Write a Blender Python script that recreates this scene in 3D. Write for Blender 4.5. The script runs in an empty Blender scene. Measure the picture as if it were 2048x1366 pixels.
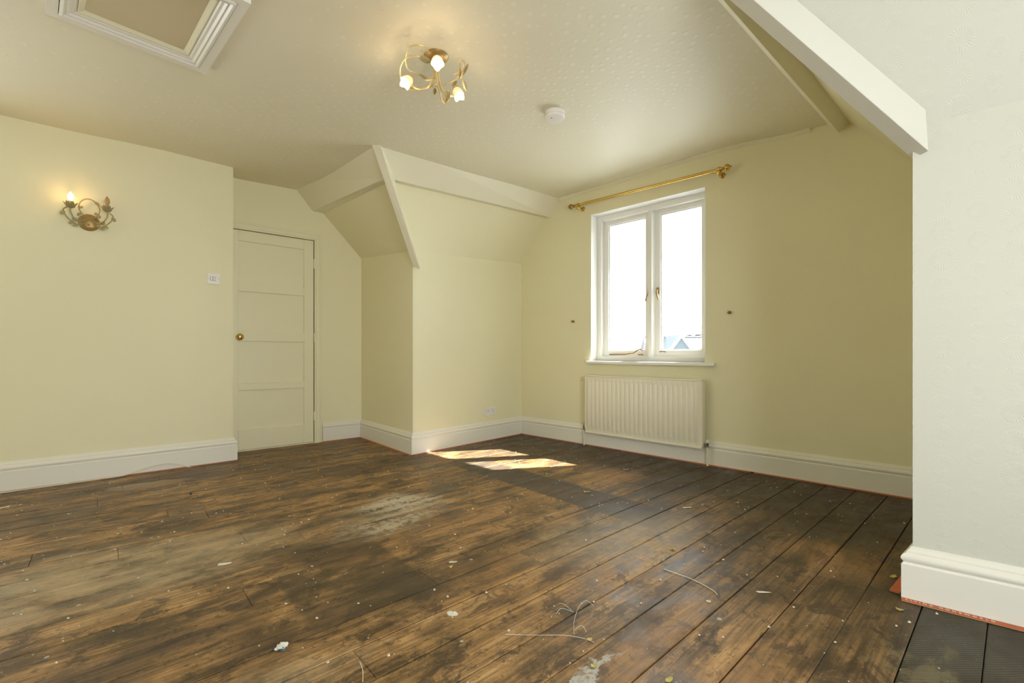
import bpy, math, random
from mathutils import Vector, Matrix, noise
C = bpy.context.scene.collection
sc = bpy.context.scene
PI = math.pi
H = 0.887                                   # camera height

# ------------------------------------------------------------------ camera, world, sun, exposure
cam = bpy.data.objects.new('camera', bpy.data.cameras.new('camera')); C.objects.link(cam)
cam.location = (0, 0, H); cam.rotation_euler = (PI/2, 0, 0)
cam.data.sensor_width = 36; cam.data.lens = 16.0; cam.data.shift_y = 22/2048
cam.data.clip_start = .02; cam.data.clip_end = 500
sc.camera = cam
world = bpy.data.worlds.new('sky'); sc.world = world; world.use_nodes = True
wn = world.node_tree.nodes; bg = wn['Background']
bg.inputs['Color'].default_value = (.93, .965, 1.0, 1); bg.inputs['Strength'].default_value = 5.2
sun = bpy.data.objects.new('sun', bpy.data.lights.new('sun', 'SUN')); C.objects.link(sun)
sun.data.energy = 125; sun.data.angle = math.radians(.55); sun.data.color = (1, .95, .86)
SUN_DIR = Vector((-.977*math.cos(math.radians(44.0)), -.213*math.cos(math.radians(44.0)), -math.sin(math.radians(44.0))))
sun.rotation_euler = SUN_DIR.to_track_quat('-Z', 'Y').to_euler()
sc.view_settings.view_transform = 'Standard'; sc.view_settings.look = 'None'
sc.view_settings.exposure = 0.90; sc.view_settings.gamma = 1
sc.view_settings.use_curve_mapping = False
sc.cycles.max_bounces = 14; sc.cycles.diffuse_bounces = 10

# ------------------------------------------------------------------ node helpers
class NT:
    def __init__(s, name):
        s.m = bpy.data.materials.new(name); s.m.use_nodes = True
        s.t = s.m.node_tree; s.N = s.t.nodes; s.L = s.t.links
        s.b = s.N['Principled BSDF']
    def n(s, typ, **kw):
        x = s.N.new(typ)
        for k, v in kw.items(): setattr(x, k, v)
        return x
    def link(s, a, b): s.L.new(a, b)
    def put(s, sock, v):
        if hasattr(v, 'is_linked') or hasattr(v, 'links'): s.L.new(v, sock)
        else: sock.default_value = v
    def math(s, op, a, b=None, c=None, clamp=False):
        x = s.n('ShaderNodeMath', operation=op); x.use_clamp = clamp
        s.put(x.inputs[0], a)
        if b is not None: s.put(x.inputs[1], b)
        if c is not None: s.put(x.inputs[2], c)
        return x.outputs[0]
    def vmath(s, op, a, b=None, scale=None):
        x = s.n('ShaderNodeVectorMath', operation=op); s.put(x.inputs[0], a)
        if b is not None: s.put(x.inputs[1], b)
        if scale is not None: s.put(x.inputs[3], scale)
        return x.outputs['Value'] if op in ('LENGTH', 'DOT_PRODUCT') else x.outputs[0]
    def smooth(s, v, a, b, lo=0., hi=1.):
        x = s.n('ShaderNodeMapRange', interpolation_type='SMOOTHSTEP')
        s.put(x.inputs['Value'], v); x.inputs['From Min'].default_value = a; x.inputs['From Max'].default_value = b
        x.inputs['To Min'].default_value = lo; x.inputs['To Max'].default_value = hi
        return x.outputs['Result']
    def noise(s, vec, scale, detail=4, rough=.55, dist=0):
        x = s.n('ShaderNodeTexNoise'); s.put(x.inputs['Vector'], vec)
        x.inputs['Scale'].default_value = scale; x.inputs['Detail'].default_value = detail
        x.inputs['Roughness'].default_value = rough; x.inputs['Distortion'].default_value = dist
        return x.outputs['Fac']
    def mix(s, f, a, b, mode='MIX'):
        x = s.n('ShaderNodeMix', data_type='RGBA', blend_type=mode)
        s.put(x.inputs[0], f)
        for k, v in ((6, a), (7, b)):
            if isinstance(v, tuple): x.inputs[k].default_value = (*v[:3], 1)
            else: s.L.new(v, x.inputs[k])
        return x.outputs[2]
    def bump(s, h, strength=.3, dist=.002):
        x = s.n('ShaderNodeBump'); x.inputs['Strength'].default_value = strength; x.inputs['Distance'].default_value = dist
        s.L.new(h, x.inputs['Height']); s.L.new(x.outputs[0], s.b.inputs['Normal'])
    def pos(s): return s.n('ShaderNodeNewGeometry').outputs['Position']

def simple(name, col, rough=.5, metal=0, var=.05, vscale=9, bump=0, bscale=60, coat=0):
    t = NT(name); p = t.pos(); f = t.noise(p, vscale, 5)
    c = t.mix(f, tuple(x*(1-var) for x in col), tuple(min(1, x*(1+var)) for x in col))
    t.link(c, t.b.inputs['Base Color']); t.b.inputs['Roughness'].default_value = rough
    t.b.inputs['Metallic'].default_value = metal
    if coat: t.b.inputs['Coat Weight'].default_value = coat
    if bump: t.bump(t.noise(p, bscale, 4), bump, .002)
    return t.m

WALL = (.81, .775, .545)
M = {}
M['wall'] = simple('cream_wall_paint', WALL, .62, var=.02, vscale=2.5, bump=.25, bscale=45)
M['trim'] = simple('off_white_gloss_paint', (.79, .775, .70), .32, var=.015, vscale=4, bump=.05, bscale=30)
M['hip'] = simple('pale_satin_plaster', (.68, .68, .61), .5, var=.02, vscale=4, bump=.1, bscale=30)
M['beam'] = simple('cream_satin_paint', (.80, .775, .61), .45, var=.02, vscale=4, bump=.12, bscale=30)
M['door'] = simple('cream_door_paint', (.81, .78, .57), .38, var=.02, vscale=3, bump=.08, bscale=25)
M['wframe'] = simple('white_window_paint', (.84, .84, .81), .3, var=.01, vscale=6)
M['plastic'] = simple('white_plastic', (.82, .80, .77), .3, var=.01)
M['radiator'] = simple('cream_radiator_enamel', (.82, .78, .63), .3, var=.015, vscale=3)
M['brass'] = simple('polished_brass', (.62, .43, .12), .2, metal=1, var=.08, vscale=20)
M['old_brass'] = simple('aged_brass', (.36, .24, .09), .35, metal=1, var=.2, vscale=30)
M['bronze'] = simple('dull_bronze', (.30, .19, .09), .4, metal=1, var=.15, vscale=40)
M['chrome'] = simple('dull_chrome', (.45, .43, .38), .25, metal=1, var=.2, vscale=60)
M['cream_gold'] = simple('cream_gold_brushed_metal', (.66, .54, .26), .4, metal=.35, var=.18, vscale=70)
M['antique'] = simple('antique_cream_green_metal', (.36, .31, .15), .5, metal=.2, var=.3, vscale=60)
M['plate'] = simple('antique_brown_gold_metal', (.40, .27, .10), .4, metal=.5, var=.25, vscale=50)
M['dark'] = simple('dark_void', (.02, .017, .012), .9)
M['ply'] = simple('hatch_board_paint', (.60, .52, .33), .6, var=.06, vscale=3, bump=.1)
M['rod'] = simple('orange_painted_gripper_rod', (.52, .12, .045), .6, var=.25, vscale=30)
M['plyrod'] = simple('bare_plywood_edge', (.42, .25, .13), .7, var=.2, vscale=50)
M['cable'] = simple('cream_cable_sheath', (.76, .70, .58), .45)
M['sheet'] = simple('white_scrap', (.72, .70, .62), .7, var=.08, vscale=80)
M['leafy'] = simple('dry_yellow_leaf', (.50, .42, .13), .7, var=.3, vscale=90)
M['bluish'] = simple('blue_printed_wrapper', (.10, .19, .32), .4, var=.5, vscale=120)
M['flake'] = simple('pale_flakes', (.62, .58, .46), .8, var=.2, vscale=50)
M['nail'] = simple('blackened_iron', (.03, .03, .03), .6)
M['slate'] = simple('weathered_slate', (.036, .030, .034), .85, var=.3, vscale=1.5)
M['render'] = simple('pale_render', (.16, .185, .20), .8, var=.05, vscale=.6)
M['stonegrey'] = simple('grey_boarding', (.05, .062, .07), .8, var=.1, vscale=1)
M['sillout'] = simple('outer_white_paint', (.83, .83, .80), .5, var=.02)
M['letter'] = simple('white_printed_ink', (.85, .74, .62), .6, var=.1, vscale=80)

# ceiling paper: embossed sprigs
def ceiling_mat():
    t = NT('embossed_ceiling_paper'); p = t.pos()
    f = t.noise(p, 1.3, 4)
    c = t.mix(f, (.77, .735, .57), (.80, .77, .62))
    v = t.n('ShaderNodeTexVoronoi'); t.put(v.inputs['Vector'], p); v.inputs['Scale'].default_value = 17; v.inputs['Randomness'].default_value = .45
    h1 = t.smooth(v.outputs['Distance'], .10, .34, 1, 0)
    h2 = t.noise(p, 55, 5, .6)
    h = t.math('MULTIPLY', h1, t.math('ADD', h2, .3))
    c = t.mix(t.math('MULTIPLY', t.smooth(h, .35, .8), .40), c, (.88, .86, .78))
    t.link(c, t.b.inputs['Base Color']); t.b.inputs['Roughness'].default_value = .55
    t.bump(t.math('ADD', h, t.math("MULTIPLY", h2, .3)), .34, .004)
    return t.m
M['ceil'] = ceiling_mat()

# sunburst wallpaper: uses the UV map (metres across the wall)
def sunburst_mat():
    t = NT('sunburst_embossed_wallpaper'); uv = t.n('ShaderNodeTexCoord').outputs['UV']
    sep = t.n('ShaderNodeSeparateXYZ'); t.link(uv, sep.inputs[0])
    heights = []
    for (ou, ov, R, k) in ((0, 0, .034, 1.), (.0865, .052, .026, .8)):
        a = t.math('SUBTRACT', t.math('FLOORED_MODULO', t.math('ADD', sep.outputs[0], ou + .0865), .173), .0865)
        b = t.math('SUBTRACT', t.math('FLOORED_MODULO', t.math('ADD', sep.outputs[1], ov + .052), .104), .052)
        b = t.math('MULTIPLY', b, .85)
        r = t.math('SQRT', t.math('ADD', t.math('MULTIPLY', a, a), t.math('MULTIPLY', b, b)))
        th = t.math('ARCTAN2', b, a)
        rays = t.math('MULTIPLY_ADD', t.math('SINE', t.math('MULTIPLY', th, 26)), .5, .5)
        band = t.math('MULTIPLY', t.smooth(r, R*.38, R*.5), t.smooth(r, R*.9, R*1.05, 1, 0))
        ring = t.math('MULTIPLY', t.smooth(r, R*1.15, R*1.25), t.smooth(r, R*1.3, R*1.42, 1, 0))
        heights.append(t.math('MULTIPLY', t.math('ADD', t.math('MULTIPLY', rays, band), t.math('MULTIPLY', ring, .12)), k))
    h = t.math('ADD', heights[0], heights[1])
    p = t.pos(); wear = t.smooth(t.noise(p, 4, 3), .3, .62, .25, 1)
    h = t.math('MULTIPLY', h, wear)
    c = t.mix(t.noise(p, 2.5, 4), (.60, .61, .535), (.625, .635, .56))
    t.link(c, t.b.inputs['Base Color']); t.b.inputs['Roughness'].default_value = .5
    t.bump(t.math('ADD', h, t.math('MULTIPLY', t.noise(p, 60, 3), .12)), .42, .0012)
    return t.m
M['sunburst'] = sunburst_mat()

# floorboards ------------------------------------------------------------------
TH = math.radians(48)
U2 = (math.sin(TH), math.cos(TH)); V2 = (math.cos(TH), -math.sin(TH))
def uv2(u, v): return (u*U2[0] + v*V2[0], u*U2[1] + v*V2[1])
def floor_mat():
    t = NT('stained_old_floorboards'); P = t.pos()
    u = t.vmath('DOT_PRODUCT', P, (U2[0], U2[1], 0)); v = t.vmath('DOT_PRODUCT', P, (V2[0], V2[1], 0))
    oi = t.n('ShaderNodeObjectInfo').outputs['Random']
    def vec(a, b, c=0.):
        x = t.n('ShaderNodeCombineXYZ'); t.put(x.inputs[0], a); t.put(x.inputs[1], b); t.put(x.inputs[2], c); return x.outputs[0]
    R = vec(u, v)
    off = t.math('MULTIPLY', oi, 37.)
    S = vec(t.math('MULTIPLY', u, 1.6), t.math('MULTIPLY', v, 15.), off)
    G = vec(t.math('MULTIPLY', u, 3.), t.math('MULTIPLY', v, 95.), off)
    streak = t.noise(S, 1., 6, .62, .35)
    grain = t.noise(G, 1., 5, .6, .5)
    W = vec(t.math('MULTIPLY', u, .62), t.math('MULTIPLY', v, 1.))
    blot = t.noise(W, 2.3, 8, .66, .25); blot2 = t.noise(W, 6.5, 8, .72, .4); blot3 = t.noise(R, 26., 6, .7)
    tone = t.math('ADD', t.math('MULTIPLY', streak, .40), t.math('MULTIPLY', blot2, .60))
    tone = t.math('ADD', tone, t.math('MULTIPLY', t.math('SUBTRACT', oi, .5), .05))
    ramp = t.n('ShaderNodeValToRGB'); t.link(tone, ramp.inputs[0])
    e = ramp.color_ramp.elements
    e[0].position = .36; e[0].color = (.045, .029, .014, 1)
    e[1].position = .64; e[1].color = (.60, .385, .175, 1)
    for pz, cz in ((.43, (.125, .074, .030, 1)), (.49, (.27, .155, .058, 1)), (.55, (.42, .24, .090, 1))):
        k = e.new(pz); k.color = cz
    col = ramp.outputs[0]
    fine = t.noise(vec(t.math('MULTIPLY', u, 9.), t.math('MULTIPLY', v, 210.), off), 1., 4, .65, .3)
    col = t.mix(t.smooth(grain, .40, .58, .48, 0), col, (.040, .026, .013))
    col = t.mix(t.smooth(fine, .52, .66, 0, .16), col, (.44, .29, .14))
    col = t.mix(t.smooth(blot3, .54, .64, 0, .55), col, (.035, .025, .015))
    col = t.mix(t.smooth(t.noise(W, 10., 9, .75, .6), .52, .58, 0, .72), col, (.045, .031, .018))
    col = t.mix(t.smooth(t.noise(R, 70., 5, .7), .60, .68, 0, .5), col, (.42, .33, .22))
    col = t.mix(t.smooth(t.noise(W, 4.2, 9, .8, .2), .50, .60, 0, .45), col, (.075, .045, .022))
    # placed stains, in floor coordinates
    wob = t.n('ShaderNodeTexNoise'); t.put(wob.inputs['Vector'], W); wob.inputs['Scale'].default_value = 3.4; wob.inputs['Detail'].default_value = 7; wob.inputs['Roughness'].default_value = .72
    RW = t.vmath('ADD', R, t.vmath('SCALE', t.vmath('SUBTRACT', wob.outputs['Color'], (.5, .5, .5)), scale=.55))
    RW = t.vmath('MULTIPLY', RW, (1, 1, 0))
    def blob(cu, cv, ru, rv, hard=.35, src=RW):
        d = t.vmath('LENGTH', t.vmath('MULTIPLY', t.vmath('SUBTRACT', src, (cu, cv, 0)), (1/ru, 1/rv, 0)))
        return t.smooth(d, hard, 1.15, 1, 0)
    def layer(col, blobs, tint, k, brk=None, hard=.35):
        tot = None
        for b in blobs:
            f = t.math('MULTIPLY', blob(*b[:4], hard=hard), b[4] if len(b) > 4 else 1.)
            tot = f if tot is None else t.math('MAXIMUM', tot, f)
        if brk is not None: tot = t.math('MULTIPLY', tot, brk)
        return t.mix(t.math('MULTIPLY', tot, k, clamp=True), col, tint)
    # dark varnish margin by the window wall and the right-hand side
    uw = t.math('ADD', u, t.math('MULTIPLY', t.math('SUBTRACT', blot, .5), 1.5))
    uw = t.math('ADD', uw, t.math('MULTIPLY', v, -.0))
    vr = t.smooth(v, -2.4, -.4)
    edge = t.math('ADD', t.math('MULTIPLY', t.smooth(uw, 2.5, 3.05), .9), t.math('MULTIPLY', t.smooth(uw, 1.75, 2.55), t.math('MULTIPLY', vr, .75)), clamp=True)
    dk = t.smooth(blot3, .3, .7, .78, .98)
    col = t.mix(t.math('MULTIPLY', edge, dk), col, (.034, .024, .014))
    brk = t.smooth(blot2, .36, .60, .45, 1)
    col = layer(col, [(.2, -4.0, .9, .20, .8), (.95, -3.86, .5, .25, .7), (-.35, -3.5, .55, .35, .7), (.85, -1.56, .5, .16, .6), (.8, -2.05, .28, .25, .85), (1.75, -3.4, .9, .22, .7), (2.6, -3.1, .4, .5, .8),
                       (.25, -2.95, .18, .12, .8), (.45, -1.9, .15, .1, .9), (.35, -1.62, .14, .1, .9), (.1, -1.75, .35, .12, .8), (1.95, -.62, .35, .2, .6), (1.45, -.85, .22, .05, .9), (1.35, -.60, .22, .05, .8), (2.0, -.35, .7, .3, .55)],
                (.042, .030, .020), .88, brk)
    col = layer(col, [(2.75, -1.95, .30, .26, .9), (1.35, -1.35, .5, .3, .6), (1.25, -.75, .4, .12, .7), (1.1, -.45, .45, .16, .8), (.9, -1.9, .3, .2, .5), (2.35, -.55, .22, .2, .6), (1.5, -1.95, .5, .25, .5)],
                (.34, .175, .065), .55, t.smooth(streak, .35, .6, .25, 1))
    def boxm(u0, u1, v0, v1, soft=.012, vs=.2):
        uu = t.math('ADD', u, t.math('MULTIPLY', t.math('SUBTRACT', blot3, .5), .02))
        m1 = t.math('MULTIPLY', t.smooth(uu, u0-soft, u0+soft), t.smooth(uu, u1-soft, u1+soft, 1, 0))
        return t.math('MULTIPLY', m1, t.math('MULTIPLY', t.smooth(v, v0-vs, v0+vs), t.smooth(v, v1-vs, v1+vs, 1, 0)))
    bx = t.math('MULTIPLY', boxm(2.05, 2.36, -3.05, -1.25), t.smooth(blot3, .3, .6, .95, .75))
    col = t.mix(bx, col, (.055, .042, .034))
    bx = t.math('MULTIPLY', boxm(.50, .95, -2.02, -1.5, .012, .06), t.smooth(blot2, .35, .6, .85, .35))
    col = t.mix(bx, col, (.055, .040, .022))
    # grey and dusty wear
    col = layer(col, [(.02, -2.45, .85, .40, .8), (1.75, -1.35, .5, .28, .55), (.3, -1.30, .3, .14, .5), (1.15, -2.3, .4, .3, .35), (2.0, -1.15, .45, .2, .4)],
                (.43, .35, .22), .72, t.smooth(blot2, .36, .56, .25, 1))
    col = layer(col, [(.26, -3.93, .21, .10, 1)], (.30, .20, .10), .8, None, .8)
    # whitish spilt-plaster patch and smears, broken up along the grain
    brk2 = t.smooth(t.math('ADD', t.math('MULTIPLY', streak, .45), t.math('MULTIPLY', blot3, .55)), .45, .53)
    col = layer(col, [(1.33, -2.40, .26, .22, 1), (1.12, -2.18, .30, .15, .8)], (.50, .44, .33), .92, brk2, .25)
    col = layer(col, [(1.06, -.775, .15, .022, 1), (.97, -.80, .10, .018, 1)], (.50, .48, .42), .85, t.smooth(blot3, .38, .5, .35, 1), .4)
    # ridged adhesive area at the right by the projecting wall
    wv = t.n('ShaderNodeTexWave'); t.put(wv.inputs['Vector'], t.vmath('ADD', P, t.vmath('SCALE', t.vmath('SUBTRACT', wob.outputs['Color'], (.5, .5, .5)), scale=.02)))
    wv.bands_direction = 'Y'; wv.inputs['Scale'].default_value = 34; wv.inputs['Distortion'].default_value = .8
    glue = t.math('MULTIPLY', t.smooth(v, -.226, -.222), t.smooth(t.math('ADD', u, t.math('MULTIPLY', blot, .6)), 1.2, 1.8))
    gcol = t.mix(t.math('MULTIPLY', wv.outputs['Fac'], t.smooth(blot, .35, .6, .15, .8)), (.016, .014, .008), (.088, .078, .045))
    col = t.mix(t.math('MULTIPLY', glue, .93), col, gcol)
    col = layer(col, [(1.72, -.17, .28, .045, 1)], (.17, .14, .075), .75, t.smooth(blot2, .42, .5), .3)
    # paint specks
    vo = t.n('ShaderNodeTexVoronoi'); t.put(vo.inputs['Vector'], R); vo.inputs['Scale'].default_value = 17
    sp = t.n('ShaderNodeSeparateColor'); t.link(vo.outputs['Color'], sp.inputs[0])
    rad = t.math('MULTIPLY', t.math('POWER', sp.outputs[0], 5.), .14)
    d = t.math('ADD', vo.outputs['Distance'], t.math('MULTIPLY', t.math('SUBTRACT', blot3, .5), .06))
    spot = t.math('MULTIPLY', t.smooth(t.math('SUBTRACT', d, rad), -.012, .012, 1, 0), t.math('GREATER_THAN', sp.outputs[1], .35))
    col = t.mix(t.math('MULTIPLY', spot, .7), col, (.56, .51, .42))
    vo2 = t.n('ShaderNodeTexVoronoi'); t.put(vo2.inputs['Vector'], R); vo2.inputs['Scale'].default_value = 60
    spot2 = t.math('MULTIPLY', t.smooth(vo2.outputs['Distance'], .06, .12, 1, 0), t.smooth(blot, .45, .62, .0, .55))
    col = t.mix(spot2, col, (.45, .40, .31))
    t.link(col, t.b.inputs['Base Color'])
    t.b.inputs['Specular IOR Level'].default_value = .38
    rg = t.math('ADD', t.smooth(blot2, .3, .7, .36, .62), t.math('MULTIPLY', spot, .1))
    t.link(rg, t.b.inputs['Roughness'])
    hgt = t.math('ADD', t.math('MULTIPLY', grain, .6), t.math('MULTIPLY', streak, 1.0))
    t.bump(t.math('ADD', hgt, t.math('MULTIPLY', t.math('MULTIPLY', wv.outputs['Fac'], glue), .8)), .35, .0025)
    return t.m
M['floor'] = floor_mat()

def glass_mat():
    t = NT('window_glass'); t.N.remove(t.b); out = t.N['Material Output']
    tr = t.n('ShaderNodeBsdfTransparent'); gl = t.n('ShaderNodeBsdfGlossy'); gl.inputs['Roughness'].default_value = .02
    fr = t.n('ShaderNodeFresnel'); fr.inputs[0].default_value = 1.45
    mx = t.n('ShaderNodeMixShader'); t.link(t.math('MULTIPLY', fr.outputs[0], .8), mx.inputs[0]); t.link(tr.outputs[0], mx.inputs[1]); t.link(gl.outputs[0], mx.inputs[2])
    nz = t.noise(t.pos(), 3, 2); tr.inputs[0].default_value = (.96, .98, .97, 1); t.link(t.mix(nz, (.95, .97, .96), (.97, .985, .98)), tr.inputs[0])
    t.link(mx.outputs[0], out.inputs[0]); return t.m
M['glass'] = glass_mat()
def glow_mat(name, col, strength, base):
    t = NT(name); f = t.noise(t.pos(), 40, 2)
    t.link(t.mix(f, tuple(x*.94 for x in base), base), t.b.inputs['Base Color']); t.b.inputs['Roughness'].default_value = .35
    t.b.inputs['Emission Color'].default_value = (*col, 1); t.b.inputs['Emission Strength'].default_value = strength
    return t.m
M['bulb'] = glow_mat('lit_bulb', (1, .82, .50), 7, (.9, .85, .7))
M['shade'] = glow_mat('lit_frosted_glass', (1, .62, .22), .32, (.85, .78, .6))
M['flame'] = glow_mat('lit_candle_bulb', (1, .66, .26), 5, (.9, .8, .6))
def amber():
    t = NT('unlit_amber_glass'); f = t.noise(t.pos(), 60, 3)
    t.link(t.mix(f, (.55, .33, .14), (.72, .50, .26)), t.b.inputs['Base Color']); t.b.inputs['Roughness'].default_value = .08
    t.b.inputs['Transmission Weight'].default_value = .45; t.b.inputs['Coat Weight'].default_value = .5
    return t.m
M['amber'] = amber()

# ------------------------------------------------------------------ mesh helpers
class MB:
    def __init__(s): s.v = []; s.f = []; s.uv = None
    def add(s, vs, fs):
        k = len(s.v); s.v += [tuple(p) for p in vs]; s.f += [tuple(k+i for i in f) for f in fs]; return s
    def hexa(s, b, t):                       # b, t: four corner points each
        return s.add(list(b)+list(t), [(3,2,1,0),(4,5,6,7),(0,1,5,4),(1,2,6,5),(2,3,7,6),(3,0,4,7)])
    def loft(s, secs, cap=True, closed=True):
        n = len(secs[0]); k = len(s.v)
        for q in secs: s.v += [tuple(p) for p in q]
        for i in range(len(secs)-1):
            for j in range(n if closed else n-1):
                a = k+i*n+j; b = k+i*n+(j+1) % n
                s.f.append((a, b, b+n, a+n))
        if cap and closed:
            s.f.append(tuple(k+j for j in reversed(range(n)))); s.f.append(tuple(k+(len(secs)-1)*n+j for j in range(n)))
        return s
    def tube(s, pts, r, n=8, cap=True):
        pts = [Vector(p) for p in pts]; secs = []
        prev = None
        for i, p in enumerate(pts):
            t = (pts[min(i+1, len(pts)-1)]-pts[max(i-1, 0)]).normalized()
            if prev is None:
                a = Vector((0,0,1)) if abs(t.z) < .9 else Vector((1,0,0)); x = t.cross(a).normalized()
            else: x = (prev - t*prev.dot(t)).normalized()
            prev = x; y = t.cross(x)
            rr = r[i] if isinstance(r, (list, tuple)) else r
            secs.append([p+x*rr*math.cos(2*PI*j/n)+y*rr*math.sin(2*PI*j/n) for j in range(n)])
        return s.loft(secs, cap)
    def lathe(s, o, axis, prof, n=16):       # prof: (radius, distance along axis)
        o = Vector(o); ax = Vector(axis).normalized(); a = Vector((0,0,1)) if abs(ax.z) < .9 else Vector((1,0,0))
        x = ax.cross(a).normalized(); y = ax.cross(x)
        return s.loft([[o+ax*h+(x*math.cos(2*PI*j/n)+y*math.sin(2*PI*j/n))*max(r, 1e-4) for j in range(n)] for r, h in prof])
    def build(s, name, mat, parent=None, smooth=False, bevel=0, uvs=None):
        me = bpy.data.meshes.new(name)
        o0 = parent.matrix_world.translation if parent else Vector((0,0,0))
        loc = getattr(parent, 'location', Vector((0,0,0))) if parent else Vector((0,0,0))
        if parent and parent.parent: loc = parent.location + parent.parent.location
        me.from_pydata([(p[0]-loc[0], p[1]-loc[1], p[2]-loc[2]) for p in s.v], [], s.f)
        me.validate(); me.update()
        import bmesh
        b = bmesh.new(); b.from_mesh(me); bmesh.ops.recalc_face_normals(b, faces=b.faces); b.to_mesh(me); b.free()
        me.materials.append(mat)
        ob = bpy.data.objects.new(name, me); C.objects.link(ob)
        if uvs:
            L = me.uv_layers.new(name='UVMap')
            for lp in me.loops:
                p = me.vertices[lp.vertex_index].co; L.data[lp.index].uv = uvs((p[0]+loc[0], p[1]+loc[1], p[2]+loc[2]))
        if smooth:
            for pl in me.polygons: pl.use_smooth = True
            try: me.set_sharp_from_angle(angle=math.radians(38))
            except Exception: pass
        if bevel:
            md = ob.modifiers.new('bevel', 'BEVEL'); md.width = bevel; md.segments = 2; md.limit_method = 'ANGLE'
        if parent: ob.parent = parent
        return ob
def thing(name, label, cat, loc, group=None):
    o = bpy.data.objects.new(name, None); C.objects.link(o); o.location = loc; o.empty_display_size = .05
    o['label'] = label; o['category'] = cat
    if group: o['group'] = group
    return o
def tag(o, label, cat, group=None):
    o['label'] = label; o['category'] = cat
    if group: o['group'] = group
    return o
def struct(o, label=None, cat=None):
    o['kind'] = 'structure'
    if label: o['label'] = label
    if cat: o['category'] = cat
    return o
def arc(p, n=10):                            # Catmull-Rom through points
    p = [Vector(q) for q in p]; out = []
    for i in range(len(p)-1):
        a = p[max(i-1, 0)]; b = p[i]; c = p[i+1]; d = p[min(i+2, len(p)-1)]
        for k in range(n):
            t = k/n; out.append(.5*((2*b)+(c-a)*t+(2*a-5*b+4*c-d)*t*t+(3*b-a-3*c+d)*t**3))
    out.append(p[-1]); return out

# ------------------------------------------------------------------ room plan (skirting-front line, room on the right-hand side)
T = .026
def unit(a, b): L = math.dist(a, b); return ((b[0]-a[0])/L, (b[1]-a[1])/L)
def inter(p, d, q, e):
    k = ((q[0]-p[0])*e[1]-(q[1]-p[1])*e[0])/(d[0]*e[1]-d[1]*e[0]); return (p[0]+d[0]*k, p[1]+d[1]*k)
Lo, Ld = (-3.2323, 2.8725), (.7492, .6623)
Do, Dd = (-2.4312, 4.0298), (.7635, .6458)
Mo, Wo, Wd = (-.8608, 3.9069), (.1034, 4.952), (.7244, -.6894)
No, Nd = (1.4015, 1.6393), (.7908, -.6121)
L1 = (-2.254, 3.737)
DL = inter(Do, Dd, L1, (-Ld[1], Ld[0]))
D1 = (-1.5852, 4.7453)
WE = (Wo[0]+3.43*Wd[0], Wo[1]+3.43*Wd[1])
NE = (No[0]+1.55*Nd[0], No[1]+1.55*Nd[1])
LB = (L1[0]-3.6*Ld[0], L1[1]-3.6*Ld[1])
BRt = inter(NE, (-.75, -.66), LB, (.69, -.72))
PLAN = [LB, L1, DL, D1, Mo, Wo, WE, No, NE, BRt]
SEG = ['left', 'recess', 'door', 'return', 'middle', 'window', 'alcove', 'right', 'side', 'back']
n = len(PLAN)
dirs = [unit(PLAN[i], PLAN[(i+1) % n]) for i in range(n)]
nrm = [(d[1], -d[0]) for d in dirs]
def miter(i):
    a, b = nrm[i-1], nrm[i]; k = 1+a[0]*b[0]+a[1]*b[1]; return ((a[0]+b[0])/k, (a[1]+b[1])/k)
def corner(i, off): i %= n; m = miter(i); return (PLAN[i][0]+m[0]*off, PLAN[i][1]+m[1]*off)
class Fr:                                    # wall frame: s along, z up, off into the room from the skirting-front line
    def __init__(s, o, d): s.o = o; s.d = d; s.n = (d[1], -d[0])
    def p(s, a, z, off=0.): return Vector((s.o[0]+s.d[0]*a+s.n[0]*off, s.o[1]+s.d[1]*a+s.n[1]*off, z))
    def box(s, mb, s0, s1, z0, z1, o0, o1):
        return mb.hexa([s.p(s0,z0,o0), s.p(s1,z0,o0), s.p(s1,z0,o1), s.p(s0,z0,o1)], [s.p(s0,z1,o0), s.p(s1,z1,o0), s.p(s1,z1,o1), s.p(s0,z1,o1)])
FW, FL, FD, FM, FN = Fr(Wo, Wd), Fr(Lo, Ld), Fr(Do, Dd), Fr(Mo, dirs[4]), Fr(No, Nd)
FRr, FS, FB, FA = Fr(D1, dirs[3]), Fr(NE, dirs[8]), Fr(BRt, dirs[9]), Fr(WE, dirs[6])
FRAMES = [Fr(LB, dirs[0]), Fr(L1, dirs[1]), FD, FRr, FM, FW, FA, FN, FS, FB]
ZT = 2.56
def wall(i, th=.12, hole=None, mat='wall', uvs=None, zt=ZT):
    mb = MB(); a, b = corner(i, -T), corner(i+1, -T); c, d = corner(i+1, -T-th), corner(i, -T-th)
    q = lambda pts, z: [(p[0], p[1], z) for p in pts]
    if hole is None: mb.hexa(q((a, b, c, d), -.08), q((a, b, c, d), zt))
    else:
        s0, s1, z0, z1 = hole; f = FRAMES[i]
        l0, l1 = f.p(s0, 0, -T), f.p(s0, 0, -T-th); r0, r1 = f.p(s1, 0, -T), f.p(s1, 0, -T-th)
        mb.hexa(q((a, l0, l1, d), -.08), q((a, l0, l1, d), zt)); mb.hexa(q((r0, b, c, r1), -.08), q((r0, b, c, r1), zt))
        if z0 > 0: mb.hexa(q((l0, r0, r1, l1), -.08), q((l0, r0, r1, l1), z0))
        mb.hexa(q((l0, r0, r1, l1), z1), q((l0, r0, r1, l1), zt))
    o = struct(mb.build('wall_'+SEG[i], M[mat], uvs=uvs)); return o
WIN = (.876, 1.958, .806, 2.208)
LW = (.3, 1.7, .70, 2.10); wall(0, .12, LW); wall(1, .05); wall(2, .12, (-.08, .660, -.01, 1.987)); wall(3, .12); wall(4, .12)
wall(5, .26, WIN)
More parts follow.
